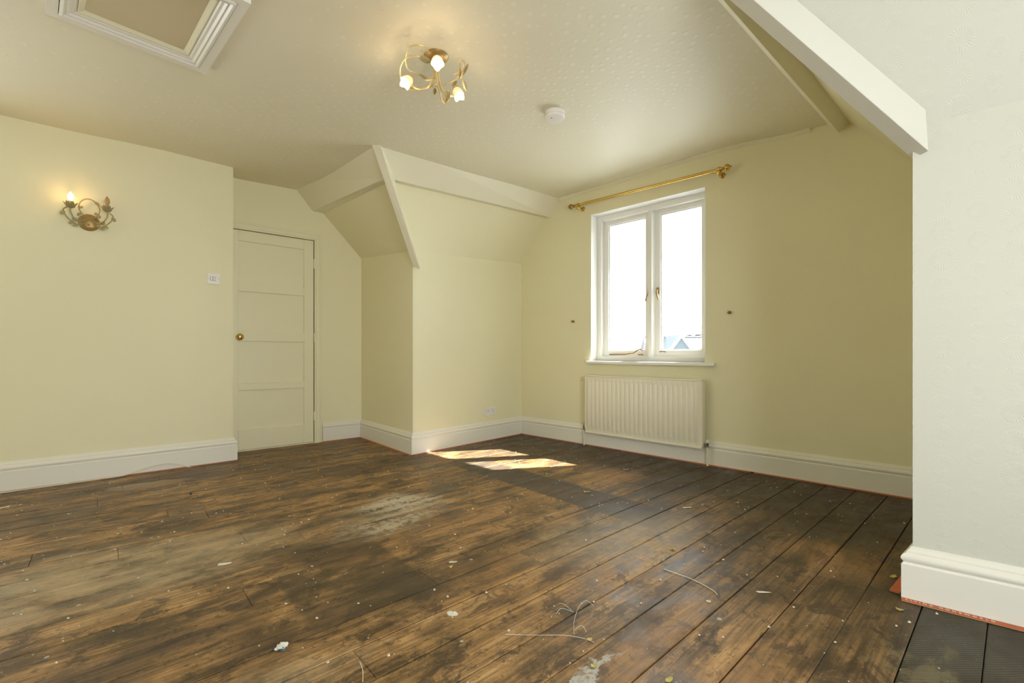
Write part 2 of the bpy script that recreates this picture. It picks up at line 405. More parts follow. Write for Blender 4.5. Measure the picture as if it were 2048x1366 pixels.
wall(6, .10); wall(7, .10, mat='sunburst', uvs=lambda p: ((p[0]-No[0])*Nd[0]+(p[1]-No[1])*Nd[1]+.062, p[2]+.03), zt=ZT)
SW = (1.2, 2.7, .12, 2.22)
wall(8, .15, SW); wall(9, .15)

# ceiling: an old, slightly uneven surface
CP = [(-3.2,2.87,2.397),(-2.25,3.73,2.403),(-2.45,4.0,2.435),(-2.06,4.34,2.448),(.45,4.62,2.450),(1.48,3.6,2.465),(2.1,3.04,2.424),(-1.03,3.37,2.43),(0,0,2.42),(-1.5,2,2.40),(.9,2,2.42)]
def cz(x, y):
    w = 0; z = 0
    for a, b, c in CP:
        k = 1/(((x-a)**2+(y-b)**2)**1.5+1e-4); w += k; z += k*c
    return z/w
mb = MB(); xs = [-5.6+.2*i for i in range(44)]; ys = [-3.4+.2*i for i in range(44)]
mb.v = [(x, y, cz(x, y)) for y in ys for x in xs]
mb.f = [(j*44+i, j*44+44+i, j*44+45+i, j*44+1+i) for j in range(43) for i in range(43)]
def inside(x, y, P=None):
    P = P or PLAN; r = False; j = len(P)-1
    for i in range(len(P)):
        if (P[i][1] > y) != (P[j][1] > y) and x < (P[j][0]-P[i][0])*(y-P[i][1])/(P[j][1]-P[i][1])+P[i][0]: r = not r
        j = i
    return r
OUT = [corner(i, -.14) for i in range(n)]
def near(x, y):
    return any(inside(x+a, y+b, OUT) for a in (-.2, 0, .2) for b in (-.2, 0, .2))
mb.f = [f for f in mb.f if near(mb.v[f[0]][0]+.1, mb.v[f[0]][1]+.1)]
ce = struct(mb.build('ceiling', M['ceil'], smooth=True)); md = ce.modifiers.new('solid', 'SOLIDIFY'); md.thickness = .05; md.offset = 1
# roof deck over the wall heads keeps daylight out
mb = MB(); o5 = [corner(i, -.30) for i in range(n)]
mb.add([(p[0], p[1], 2.562) for p in o5]+[(p[0], p[1], 2.60) for p in o5], [tuple(range(n)), tuple(range(2*n-1, n-1, -1))]+[(i, (i+1) % n, n+(i+1) % n, n+i) for i in range(n)])
struct(mb.build('ceiling_roof_deck', M['slate']))

# sub-floor and boards
mb = MB(); mb.add([(p[0], p[1], -.09) for p in o5]+[(p[0], p[1], -.024) for p in o5], [tuple(range(n)), tuple(range(2*n-1, n-1, -1))]+[(i, (i+1) % n, n+(i+1) % n, n+i) for i in range(n)])
fl = struct(mb.build('floor', M['dark']), 'bare stained wooden floorboards across the whole attic room')
random.seed(11)
INN = [corner(i, -.06) for i in range(n)]
rows = [(-.065-.1575*k-.1575, -.065-.1575*k) for k in range(-18, 30)]
known = {9: .957, 7: .555, 14: .722, 24: .10, 25: .30}
for k in range(-18, 30):
    v0, v1 = rows[k+18]
    us = [u*.05 for u in range(-110, 120) if any(inside(*uv2(u*.05, vv), P=INN) for vv in (v0+.02, (v0+v1)/2, v1-.02))]
    if not us: continue
    ua, ub = min(us)-.02, max(us)+.02
    cuts = [ua]; u = ua+random.uniform(.4, 3.4)
    ks = known.get(k)
    while u < ub-.5:
        if ks is None or abs(u-ks) > .7: cuts.append(u)
        u += random.uniform(2.6, 4.2)
    if ks: cuts.append(ks)
    cuts = sorted(cuts)+[ub]
    for a, b in zip(cuts, cuts[1:]):
        if b-a < .15: continue
        g = random.uniform(.0009, .0022); ge = .0006; top = random.uniform(-.0012, .0003); bv = .0025
        vv0, vv1, uu0, uu1 = v0+g, v1-g, a+ge, b-ge
        wob = random.uniform(-.001, .001)
        base = [uv2(uu0, vv0), uv2(uu1, vv0+wob), uv2(uu1, vv1+wob), uv2(uu0, vv1)]
        tp = [uv2(uu0+.0006, vv0+bv), uv2(uu1-.0006, vv0+wob+bv), uv2(uu1-.0006, vv1+wob-bv), uv2(uu0+.0006, vv1-bv)]
        m2 = MB(); m2.loft([[(p[0], p[1], -.023) for p in base], [(p[0], p[1], top-.002) for p in base], [(p[0], p[1], top) for p in tp]])
        m2.build('floorboard', M['floor'], fl)

# skirtings -------------------------------------------------------------------
PROF = [(-T, .007), (0, .007), (0, .128), (-.0035, .131), (-.0055, .135), (-.0035, .139), (0, .144), (.0015, .150), (0, .157), (-.004, .162), (-.009, .166), (-.012, .168), (-.012, .173), (-.018, .180), (-.022, .189), (-T, .190)]
def skirt(i, s0=None, s1=None, zs=1.):
    f = FRAMES[i]; L = math.dist(PLAN[i], PLAN[(i+1) % n])
    def sec(end):
        r = []
        for o, z in PROF:
            if end == 0: r.append((*corner(i, o), z*zs) if s0 is None else f.p(s0, z*zs, o))
            else: r.append((*corner(i+1, o), z*zs) if s1 is None else f.p(s1, z*zs, o))
        return r
    mb = MB().loft([sec(0), sec(1)])
    return struct(mb.build('baseboard_'+SEG[i], M['trim'], smooth=True))
for i in (0, 1, 3, 4, 5, 6, 7, 8, 9): skirt(i)
skirt(2, s0=.735)

# gripper rods on the floor in front of the skirtings -----------------------------
def rod(f, s0, s1, o0, o1, label, name='carpet_gripper_rod', edge=True):
    t = thing(name, label, 'gripper rod', f.p(s0, 0, o0), 'orange carpet gripper rods nailed along the skirtings')
    m_ = MB(); f.box(m_, s0, s1, .0035, .0062, o0, o1); a = m_.build('face', M['rod'], t)
    m_ = MB(); f.box(m_, s0, s1, .0005, .0034, o0, o1+.0015); m_.build('plywood_base', M['plyrod'], t)
    return t
rod(FL, -.6, .29, -.012, .004, 'thin orange gripper rod under the left skirting beside the loose cable')
rod(FL, .31, 1.30, -.010, .006, 'thin orange gripper rod under the left skirting nearest the door')
rod(FRAMES[2], .745, 1.10, -.012, .003, 'short orange gripper rod between the door frame and the inner corner')
rod(FRr, .02, 1.10, -.006, .014, 'orange gripper rod on the short wall between door recess and projecting corner')
rod(FM, .02, 1.40, -.008, .010, 'orange gripper rod below the socket wall, behind the sunlit patches')
rod(FW, .02, 1.20, -.008, .010, 'orange gripper rod under the window wall left of and below the radiator')
rod(FW, 1.22, 2.30, -.004, .016, 'orange gripper rod passing the right radiator pipe')
rod(FW, 2.32, 3.40, -.006, .014, 'orange gripper rod at the dark right end of the window wall')
rod(Fr(No, (-dirs[6][0], -dirs[6][1])), .035, .9, -.040, -.012, 'wide orange gripper rod stub poking out left of the projecting right-hand wall')
rt = rod(FN, .0, 1.2, .001, .017, 'orange gripper rod with white printed capitals under the projecting right-hand skirting')
face = [c for c in rt.children if c.name.startswith('face')][0]
cu = bpy.data.curves.new('lettering', 'FONT'); cu.body = 'LIVING HOMEWORLD'; cu.size = .0142; cu.extrude = .0002; cu.offset = .00028
cu.space_character = 1.9; cu.align_y = 'CENTER'
tmp = bpy.data.objects.new('lettering_curve', cu); C.objects.link(tmp)
bpy.context.view_layer.update()
me = bpy.data.meshes.new_from_object(tmp.evaluated_get(bpy.context.evaluated_depsgraph_get()))
wtx = max(v.co.x for v in me.vertices); kx = .222/wtx
bpy.data.objects.remove(tmp)
org = FN.p(.012, .0065, .0103) - face.parent.location
for v in me.vertices:
    x, y, z = v.co.x*kx, v.co.y, v.co.z
    v.co = (org.x+Nd[0]*x-FN.n[0]*y, org.y+Nd[1]*x-FN.n[1]*y, org.z+z)
me.materials.append(M['letter'])
lt = bpy.data.objects.new('lettering', me); C.objects.link(lt); lt.parent = face; lt['label'] = 'white printed capitals reading LIVING HOMEWORLD'

# sloped ceilings and boxed beams -----------------------------------------------
def sheet(mb, pts, back):                    # polygon with thickness, moved by vector back
    b = Vector(back); k = len(pts); return mb.add([Vector(p) for p in pts]+[Vector(p)+b for p in pts], [tuple(range(k)), tuple(range(2*k-1, k-1, -1))]+[(i, (i+1) % k, k+(i+1) % k, k+i) for i in range(k)])
cw = corner(4, -T); fw = corner(5, -T); dw = corner(3, -T)
hB = Vector((-.997, 3.609, 2.272)); hBb = Vector((-.993, 3.71, 2.285)); hT = Vector((-1.018, 3.383, 2.435))
wT, wB, wBb = FW.p(.499, 2.452, -T), FW.p(.389, 2.282, -T), FW.p(.316, 2.292, -T)
dT, dB, dBb = FD.p(.496, 2.450, -T), FD.p(.642, 2.275, -T), FD.p(.745, 2.272, -T)
def patch(a, b, c, d, back, nx=12, ny=8):      # bilinear sheet a-b (foot) to d-c (head), thickened by vector back
    a, b, c, d, k = Vector(a), Vector(b), Vector(c), Vector(d), Vector(back); secs = []
    for i in range(nx+1):
        t = i/nx; lo = a.lerp(b, t); hi = d.lerp(c, t); row = [lo.lerp(hi, j/ny) for j in range(ny+1)]
        secs.append(row+[p+k for p in reversed(row)])
    return MB().loft(secs)
mb = patch((cw[0], cw[1], 1.768), (fw[0], fw[1], 1.858), wBb+Vector((0,0,.01)), hBb, (-.05, .05, .06))
struct(mb.build('ceiling_slope_middle', M['wall'], smooth=True), 'sloping cream ceiling over the socket wall')
mb = patch((dw[0], dw[1], 1.872), (cw[0], cw[1], 1.768), hBb, dBb, (.05, .05, .06))
struct(mb.build('ceiling_slope_return', M['wall'], smooth=True), 'shaded sloping ceiling beside the door')
def ext(a, b, k=.3): return Vector(b)+(Vector(b)-Vector(a))*k
def beam(name, secs, label=None, mat='beam'):
    o = MB().loft(secs).build(name, M[mat], bevel=.002); struct(o, label); return o
e = Wd
beam('trim_1', [[ext(hB, hT), hB, hBb, hBb+Vector((0,0,.2))], [ext(wB, wT), wB, wBb, wBb+Vector((0,0,.2))]], 'boxed cream beam at the ceiling edge over the socket wall')
beam('trim_2', [[ext(dB, dT), dB, dBb, dBb+Vector((0,0,.2))], [ext(hB, hT), hB, hBb, hBb+Vector((0,0,.2))]], 'boxed shaded cream beam at the ceiling edge over the door recess')
h0, h1 = Vector((-1.016, 3.372, 2.45)), Vector((-.818, 3.905, 1.612))
wv_, dv_ = Vector((.031, 0, 0)), Vector((0, .15, .03))
beam('trim_3', [[h0-wv_, h0+wv_, h0+wv_+dv_, h0-wv_+dv_], [h1-wv_+Vector((0,0,.02)), h1+wv_+Vector((0,0,-.012)), h1+wv_+Vector((0,.05,0)), h1-wv_+Vector((0,.05,.02))]], 'narrow boxed hip board running down to the projecting corner')
# right-hand side of the window wall
bd = Vector((-.752, -.659, 0)); e0 = [FW.p(2.73, 2.475, -T), FW.p(2.768, 2.424, -T), FW.p(2.830, 2.344, -T), FW.p(2.890, 2.397, -T), FW.p(2.890, 2.56, -T)]
beam('trim_4', [e0, [p+bd*1.93 for p in e0]], 'boxed cream beam running from the window wall towards the viewer')
s0_, s1_ = FW.p(2.885, 2.398, -T), FW.p(3.43, 1.745, -T)
we_, no_ = corner(6, -T), corner(7, -T)
Hd = Vector((-.985, .17, 1.06))
mb = MB(); sheet(mb, [s0_, (we_[0], we_[1], 1.74), (no_[0], no_[1], 1.70), Vector((1.46, 1.665, 1.65))+Hd*.75, s0_+bd*1.95], (.05, -.05, .06))
struct(mb.build('ceiling_slope_alcove', M['wall']), 'sloping ceiling in the alcove right of the window')
Cb = Vector((1.455, 1.600, 1.740)); Bb_ = Vector((1.4585, 1.5935, 1.593)); Ab = Vector((1.462, 1.66, 1.591)); Kb = Vector((1.48, 1.69, 1.745))
q0 = [Ab, Bb_, Cb, Kb]
beam('trim_5', [q0, [p+Hd*.80 for p in q0]], 'wide white boxed hip board over the projecting right-hand wall', mat='hip')
Nu = Vector((Nd[0], Nd[1], .034)); Cn = Cb+Vector((0, .004, .004))
hx0 = Vector(Nd+(0,)).normalized(); Cl = Cn-(Hd-hx0*Hd.dot(hx0)).normalized()*.12; pl = [Cl, Cn+Hd*.78, Cn+Hd*.78+Nu*2.2, Cl+Nu*2.2]
nn = (pl[1]-pl[0]).cross(Nu).normalized(); nn = nn if nn.z > 0 else -nn
mb = MB(); sheet(mb, pl, nn*.04)
hx = Vector(Nd+(0,)).normalized(); up = (Hd-hx*Hd.dot(hx)).normalized()
struct(mb.build('ceiling_slope_right', M['sunburst'], uvs=lambda p: ((Vector(p)-Cn).dot(hx)+.09, (Vector(p)-Cn).dot(up)+.02)), 'sloping ceiling in sunburst embossed paper above the projecting wall')
# cove strip at the head of the window wall
mb = MB(); f = FW; mb.loft([[f.p(s, cz(*f.p(s,0)[:2])+.01, -T), f.p(s, cz(*f.p(s,0)[:2])+.01, .002), f.p(s, cz(*f.p(s,0)[:2])-.006, .000), f.p(s, cz(*f.p(s,0)[:2])-.022, -T+.004), f.p(s, cz(*f.p(s,0)[:2])-.024, -T)] for s in [.51+.18*k for k in range(13)]])
struct(mb.build('trim_6', M['beam']), 'thin cracked cove line where ceiling meets the window wall')

# ------------------------------------------------------------------ window
def window_light(f, s0, s1, z0, z1, off, name):
    l = bpy.data.lights.new(name, 'AREA'); l.shape = 'RECTANGLE'; l.size = s1-s0; l.size_y = z1-z0; l.cycles.is_portal = True
    o = bpy.data.objects.new(name, l); C.objects.link(o); o.location = f.p((s0+s1)/2, (z0+z1)/2, off)
    o.rotation_euler = Vector((f.n[0], f.n[1], 0)).to_track_quat('-Z', 'Y').to_euler()
s0, s1, z0, z1 = WIN; f = FW
wt = bpy.data.objects.new('window_1', None); C.objects.link(wt); wt.location = f.p((s0+s1)/2, z0, -.14); struct(wt, 'white painted two-light casement window above the radiator')
P1 = -T-.105; P2 = -T-.175                    # room face and outer face of the frame
mb = MB(); fw_ = .048
f.box(mb, s0, s0+fw_, z0, z1, P2, P1); f.box(mb, s1-fw_, s1, z0, z1, P2, P1)
f.box(mb, s0+fw_, s1-fw_, z1-.052, z1, P2, P1); f.box(mb, s0+fw_, s1-fw_, z0, z0+.045, P2, P1)
mb.build('frame', M['wframe'], wt, bevel=.003)
mb = MB(); mid = 1.436; f.box(mb, mid-.017, mid+.017, z0+.04, z1-.05, P2, P1+.012); mb.build('mullion', M['wframe'], wt, bevel=.004)
def casement(a, b, side):
    za, zb = z0+.040, z1-.048; A, B = P1-.045, P1-.092; w = .050; wl_ = w+(.016 if side == 0 else 0)
    mb = MB(); f.box(mb, a, a+wl_, za, zb, B, A); f.box(mb, b-w, b, za, zb, B, A); f.box(mb, a+w, b-w, zb-.045, zb, B, A); f.box(mb, a+w, b-w, za, za+.060, B, A)
    # glazing bead
    c = mb; f.box(c, a+wl_, a+wl_+.009, za+.06, zb-.045, B+.006, A-.014); f.box(c, b-w-.009, b-w, za+.06, zb-.045, B+.006, A-.014); f.box(c, a+w, b-w, zb-.054, zb-.045, B+.006, A-.014); f.box(c, a+w, b-w, za+.06, za+.069, B+.006, A-.014)
    cs = c.build('casement', M['wframe'], wt, bevel=.002)
    g = MB(); f.box(g, a+w+.002, b-w-.002, za+.062, zb-.047, B+.012, B+.016); g.build('pane', M['glass'], cs)
casement(s0+fw_-.012, mid-.020, 0); casement(mid+.020, s1-fw_+.012, 1)
for sx, hz, sg in ((mid-.030, 1.435, -1), (mid+.050, 1.440, 1)):
    mb = MB(); o_ = P1-.030 if sg > 0 else P1-.025
    f.box(mb, sx-.008, sx+.008, hz-.03, hz+.025, o_-.016, o_-.002)
    mb.tube([f.p(sx, hz+.005, o_), f.p(sx+.002, hz-.02, o_+.016), f.p(sx+sg*.012, hz-.055, o_+.022), f.p(sx+sg*.020, hz-.085, o_+.018)], [.007, .006, .0055, .007], 8)
    mb.build('casement_handle', M['bronze'], wt, smooth=True)
mb = MB(); mb.tube([f.p(1.00, .868, P1-.030), f.p(1.18, .872, P1-.010), f.p(1.27, .882, P1+.000), f.p(1.31, .905, P1+.004), f.p(1.335, .918, P1+.004), f.p(1.36, .906, P1+.004)], .0048, 8)
f.box(mb, 1.31, 1.35, .862, .872, P1-.03, P1-.006)
mb.build('casement_stay', M['bronze'], wt, smooth=True)
mb = MB(); mb.tube([f.p(1.50, .892, P1-.040), f.p(1.53, .897, P1-.035), f.p(1.56, .892, P1-.040)], .004, 6); mb.build('stay_pin', M['bronze'], wt, smooth=True)
# sill board
mb = MB(); f.box(mb, s0+.001, s1-.001, z0-.028, z0, P1-.002, -T); f.box(mb, .843, 2.037, z0-.028, z0, -T, .014)
struct(mb.build('trim_7', M['wframe'], bevel=.006), 'white painted window sill board projecting over the radiator')
# plastered reveal lining (white) and outer sill
mb = MB(); f.box(mb, s0, s0+.004, z0, z1, P1, -T); f.box(mb, s1-.004, s1, z0, z1, P1, -T); f.box(mb, s0, s1, z1-.004, z1, P1, -T)
mb.build('reveal_lining', M['wframe'], wt)
mb = MB(); f.box(mb, s0-.05, s1+.05, z0-.07, z0+.005, -T-.34, P2); mb.build('outer_sill', M['sillout'], wt)
window_light(f, s0, s1, z0, z1, -T-.02, 'daylight_opening_window_wall')
# eaves above the window outside
mb = MB(); f.box(mb, -.4, 3.6, 2.47, 2.55, -T-.105-.73, -T-.27); struct(mb.build('trim_8', M['sillout']), 'white eaves soffit outside above the window')
mb = MB(); ex = f.p(.905, 0, -T-.62); mb.tube(arc([f.p(.80, 2.50, -T-.72), f.p(.86, 2.44, -T-.70), f.p(.935, 2.39, -T-.66), f.p(.955, 2.30, -T-.60), f.p(.91, 2.22, -T-.52), f.p(.80, 2.17, -T-.42), f.p(.74, 2.10, -T-.36), f.p(.74, 1.2, -T-.34), f.p(.74, .2, -T-.34)], 5), .032, 12)
tag(mb.build('rainwater_pipe', M['sillout'], smooth=True), 'white curved rainwater pipe outside the top left of the window', 'pipe')

# unseen windows, sized and placed to shape the light in the room
def plain_window(f, hole, nm, lab):
    s0, s1, z0, z1 = hole; w = bpy.data.objects.new(nm, None); C.objects.link(w); w.location = f.p((s0+s1)/2, z0, -.1); struct(w, lab)
    mb = MB(); A, B = -T-.07, -T-.13
    f.box(mb, s0, s0+.06, z0, z1, B, A); f.box(mb, s1-.06, s1, z0, z1, B, A); f.box(mb, s0, s1, z1-.06, z1, B, A); f.box(mb, s0, s1, z0, z0+.06, B, A); m_ = (s0+s1)/2; f.box(mb, m_-.03, m_+.03, z0, z1, B, A)
    mb.build('frame', M['wframe'], w, bevel=.003)
    window_light(f, s0, s1, z0, z1, -T-.02, 'daylight_opening_'+nm)
plain_window(FS, SW, 'window_2', 'white side window behind the viewer')
plain_window(FRAMES[0], LW, 'window_3', 'unseen white window added in the left wall to light the window wall')  # added opening that brightens the window and return walls

mb = MB(); FS.box(mb, -.3, 2.4, 2.47, 2.55, -T-1.0, -T-.16); struct(mb.build('trim_9', M['sillout']), 'unseen eaves soffit added outside the side window to cut the sun')  # unseen overhang added to cut the sun through the side window

mb = MB(); mb.hexa([(5.2,-1.6,-6),(7.5,-1.6,-6),(7.5,2.3,-6),(5.2,2.3,-6)], [(5.2,-1.6,6.2),(7.5,-1.6,6.2),(7.5,2.3,6.2),(5.2,2.3,6.2)]); struct(mb.build('wall_sun_block', M['render']), 'tall unseen block added outside the side window to keep the sun out')  # unseen block, added only to keep sun off the side window
# houses beyond the window ----------------------------------------------------------
def house(x, y, zr, ze, L, rot, label, gables, depth=4.):
    t = thing('house', label, 'building', (x, y, -6))
    c, s = math.cos(rot), math.sin(rot)
    W_ = lambda a, b, z: Vector((x+a*c-b*s, y+a*s+b*c, z))
    mb = MB(); mb.hexa([W_(-L, -depth, -6), W_(L, -depth, -6), W_(L, depth, -6), W_(-L, depth, -6)], [W_(-L, -depth, ze), W_(L, -depth, ze), W_(L, depth, ze), W_(-L, depth, ze)]); mb.build('wall', M['render'], t)
    mb = MB(); mb.loft([[W_(-L-.2, -depth-.3, ze), W_(-L-.2, 0, zr), W_(-L-.2, depth+.3, ze)], [W_(L+.2, -depth-.3, ze), W_(L+.2, 0, zr), W_(L+.2, depth+.3, ze)]]); mb.build('roof', M['slate'], t)
    mb = MB(); mb.tube([W_(-L-.2, 0, zr+.03), W_(L+.2, 0, zr+.03)], .09, 6); mb.build('ridge_tiles', M['stonegrey'], t)
    for (a, hw, gz, base, dmat) in gables:
        mb = MB(); mb.add([W_(a-hw, -depth-.6, base), W_(a+hw, -depth-.6, base), W_(a, -depth-.6, gz), W_(a-hw, 0, base), W_(a+hw, 0, base), W_(a, 0, gz)], [(0,1,2),(3,5,4),(0,2,5,3),(1,4,5,2),(0,3,4,1)]); g = mb.build('gable', M[dmat], t)
        for sg in (-1, 1):
            mb = MB(); p, q = W_(a+sg*(hw+.25), -depth-.75, base-.25), W_(a, -depth-.75, gz+.1); w = Vector((0, 0, -.42))
            k = (W_(0, -.12, 0)-W_(0, 0, 0)); mb.hexa([p, q, q+w, p+w], [p+k, q+k, q+w+k, p+w+k]); mb.build('barge_board', M['render'], g)
    return t, W_
# direction through the right-hand pane
rdir = 1374-1024
t, W_ = house(22.8, 47.0, 2.50, -1.4, 9, 0, 'grey slate roofed house with white gable seen through the right-hand pane', [(-6.95, 2.2, 2.58, -.3, 'stonegrey')], 3.6)
t2, _ = house(25.9, 66.0, 3.26, 3.1, 1.5, 0, 'distant house with pale triangular gable at the edge of the right-hand pane', [(0, 1.27, 4.40, 3.34, 'render')], 3)

# ------------------------------------------------------------------ door
dt = bpy.data.objects.new('door_1', None); C.objects.link(dt); f = FD; dt.location = f.p(.3, 0, -.05); struct(dt, 'cream painted four-panel door in the recess')
LO = -T+.004
sL, sR = -.075, .652; stL, stR = .010, .564
mb = MB()                                     # stiles and rails
f.box(mb, sL, stL, .012, 1.981, LO-.036, LO); f.box(mb, stR, sR, .012, 1.981, LO-.036, LO)
rails = [(.012, .189), (.547, .611), (.989, 1.079), (1.435, 1.515), (1.886, 1.981)]
for a, b in rails: f.box(mb, stL, stR, a, b, LO-.036, LO)
leaf = mb.build('leaf', M['door'], dt, bevel=.0025)
for (a, b), (c, d) in zip(rails, rails[1:]):
    mb = MB(); f.box(mb, stL-.004, stR+.004, b-.004, c+.004, LO-.030, LO-.017); mb.build('panel', M['door'], dt)
mb = MB(); k0 = f.p(.018, 1.025, LO); nv = Vector((f.n[0], f.n[1], 0)); mb.lathe(k0, nv, [(.002, 0), (.026, .0), (.027, .004), (.012, .008), (.010, .022), (.020, .028), (.028, .038), (.029, .046), (.024, .056), (.012, .061), (.001, .062)], 20)
mb.build('door_knob', M['brass'], dt, smooth=True)
for hz in (1.757, 1.032, .263):
    mb = MB(); mb.lathe(f.p(.657, hz-.045, LO+.004), (0,0,1), [(.001,0),(.0055,.0),(.0055,.09),(.001,.09)], 8); mb.build('hinge', M['door'] if hz != 1.032 else M['old_brass'], dt, smooth=True)
mb = MB()                                     # architrave with stepped profile
AP = [(0, .0), (0, .017), (.012, .017), (.016, .021), (.046, .021), (.052, .015), (.066, .012), (.072, .010), (.072, 0)]
def arch(a): return [(a[0], a[1])]
top, rs = 1.987, .658
for seg in (0, 1):
    if seg == 0: secs = [[f.p(rs+w, 0, -T+o) for w, o in AP], [f.p(rs+w, top+w, -T+o) for w, o in AP]]
    else: secs = [[f.p(rs+w, top+w, -T+o) for w, o in AP], [f.p(-.10, top+w, -T+o) for w, o in AP]]
    mb.loft(secs)
mb.build('architrave', M['door'], dt)
mb = MB(); f.box(mb, -.08, .662, -.01, 1.99, -T-.118, -T-.05); mb.build('door_backing', M['dark'], dt)  # dark panel added behind the leaf, stops daylight through the gaps
mb = MB(); f.box(mb, -.08, .66, -.015, .010, LO-.04, LO-.002); mb.build('threshold', M['door'], dt)

# ------------------------------------------------------------------ loft hatch
ld, le = Vector((.523, -.49, 0)).normalized(), Vector((-.683, -.73, 0)).normalized()
hz = cz(-1.7, 2.1)
hb = Vector((-1.640, 2.436, 0)); Wh, Hh = .72, .60
ht = thing('loft_hatch', 'square cream loft hatch with stepped moulded frame in the ceiling', 'hatch', (hb.x, hb.y, hz))
def ring(mb, prof):                          # prof: (inset, z) closed section swept round a rectangle
    secs = []
    pr = []
    for i, z in prof:
        pr.append([hb-ld*0+(-ld*0)+(ld*(-0))+_c for _c in ()])
    for (ca, cb) in ((0, 0), (1, 0), (1, 1), (0, 1), (0, 0)):
        sec = []
        for i, z in prof:
            a = i if ca == 0 else Wh-i; b = i if cb == 0 else Hh-i
            p = hb+ld*0+(ld*a)*1+le*b; sec.append(Vector((p.x, p.y, z)))
        secs.append(sec)
    return mb.loft(secs, cap=False)
# the near corner of the rectangle is hb; its long side runs along ld
z_ = hz
mb = ring(MB(), [(0, z_+.01), (0, z_-.026), (.038, z_-.026), (.038, z_+.01)]); mb.build('outer_frame', M['trim'], ht)
mb = ring(MB(), [(.041, z_+.01), (.041, z_-.030), (.052, z_-.034), (.060, z_-.026), (.068, z_-.028), (.076, z_-.020), (.086, z_-.018), (.096, z_-.010), (.096, z_+.008)]); mb.build('moulding', M['trim'], ht)
mb = ring(MB(), [(.097, z_+.01), (.097, z_-.016), (.101, z_-.016), (.126, z_-.002), (.126, z_+.01)]); mb.build('reveal', M['door'], ht)
mb = MB(); q = [hb+ld*a+le*b for a, b in ((.122, .122), (Wh-.122, .122), (Wh-.122, Hh-.122), (.122, Hh-.122))]
mb.hexa([(p.x, p.y, z_-.007) for p in q], [(p.x, p.y, z_+.008) for p in q]); mb.build('hatch_board', M['ply'], ht)

# ------------------------------------------------------------------ smoke alarm
sx, sy = .275, 2.93; sz = cz(sx, sy)
st = thing('smoke_alarm', 'round white smoke alarm on the ceiling between light and window', 'smoke alarm', (sx, sy, sz))
MB().lathe((sx, sy, sz+.003), (0,0,-1), [(.001,0),(.062,0),(.0645,.003),(.0645,.026),(.061,.028),(.001,.028)], 32).build('base', M['plastic'], st, smooth=True)
MB().lathe((sx, sy, sz-.026), (0,0,-1), [(.001,0),(.060,.0),(.065,.002),(.065,.010),(.061,.016),(.052,.018),(.020,.019),(.001,.019)], 32).build('cover', M['plastic'], st, smooth=True)
MB().lathe((sx-.022, sy-.02, sz-.043), (0,0,-1), [(.001,0),(.0045,.0),(.0045,.002),(.001,.002)], 10).build('indicator', M['dark'], st)
MB().lathe((sx+.012, sy-.012, sz-.044), (0,0,-1), [(.001,0),(.012,.0),(.0115,.0015),(.001,.0015)], 16).build('test_button', M['plastic'], st)

# ------------------------------------------------------------------ ceiling light
lx, ly = -.392, 2.355; lz = cz(lx, ly)
cl = thing('ceiling_light', 'three-armed cream and gold ceiling light with lit frosted tulip shades', 'ceiling light', (lx, ly, lz))
O = Vector((lx, ly, lz))
MB().lathe(O+Vector((0,0,.003)), (0,0,-1), [(.001,0),(.062,0),(.064,.004),(.060,.010),(.045,.022),(.020,.028),(.001,.029)], 28).build('canopy', M['plate'], cl, smooth=True)
def leaf_mesh(mb, base, tip, width, up=Vector((0,0,1)), curl=.2, n=6):
    base, tip = Vector(base), Vector(tip); d = tip-base; L = d.length; d.normalize(); s = d.cross(up)
    s = s.normalized() if s.length > .01 else Vector((1,0,0)); w = s.cross(d)
    secs = []
    for i in range(n+1):
        k = i/n; hw = width*.5*max(.03, math.sin(PI*min(1, k*.92+.04))**.8); c = base+d*L*k+w*curl*L*(k*(1-k))
        rise = hw*.35
        secs.append([c-s*hw+w*rise, c-w*0, c+s*hw+w*rise, c+w*.0015+Vector((0,0,0))])
    return mb.loft(secs)
def rot(a, r, z): return O+Vector((math.cos(a)*r, math.sin(a)*r, z))
arms = [(math.radians(-79), .150, -.115, 'a'), (math.radians(176), .142, -.115, 'b'), (math.radians(47), .137, -.118, 'c')]
aims = [Vector((.15, -.62, -.75)), Vector((-.35, -.55, -.72)), Vector((.35, -.30, -.90))]
MB().tube([O+Vector((0,0,-.02)), O+Vector((0,0,-.09)), O+Vector((0,0,-.155))], [.010, .007, .009], 8).build('stem', M['cream_gold'], cl, smooth=True)
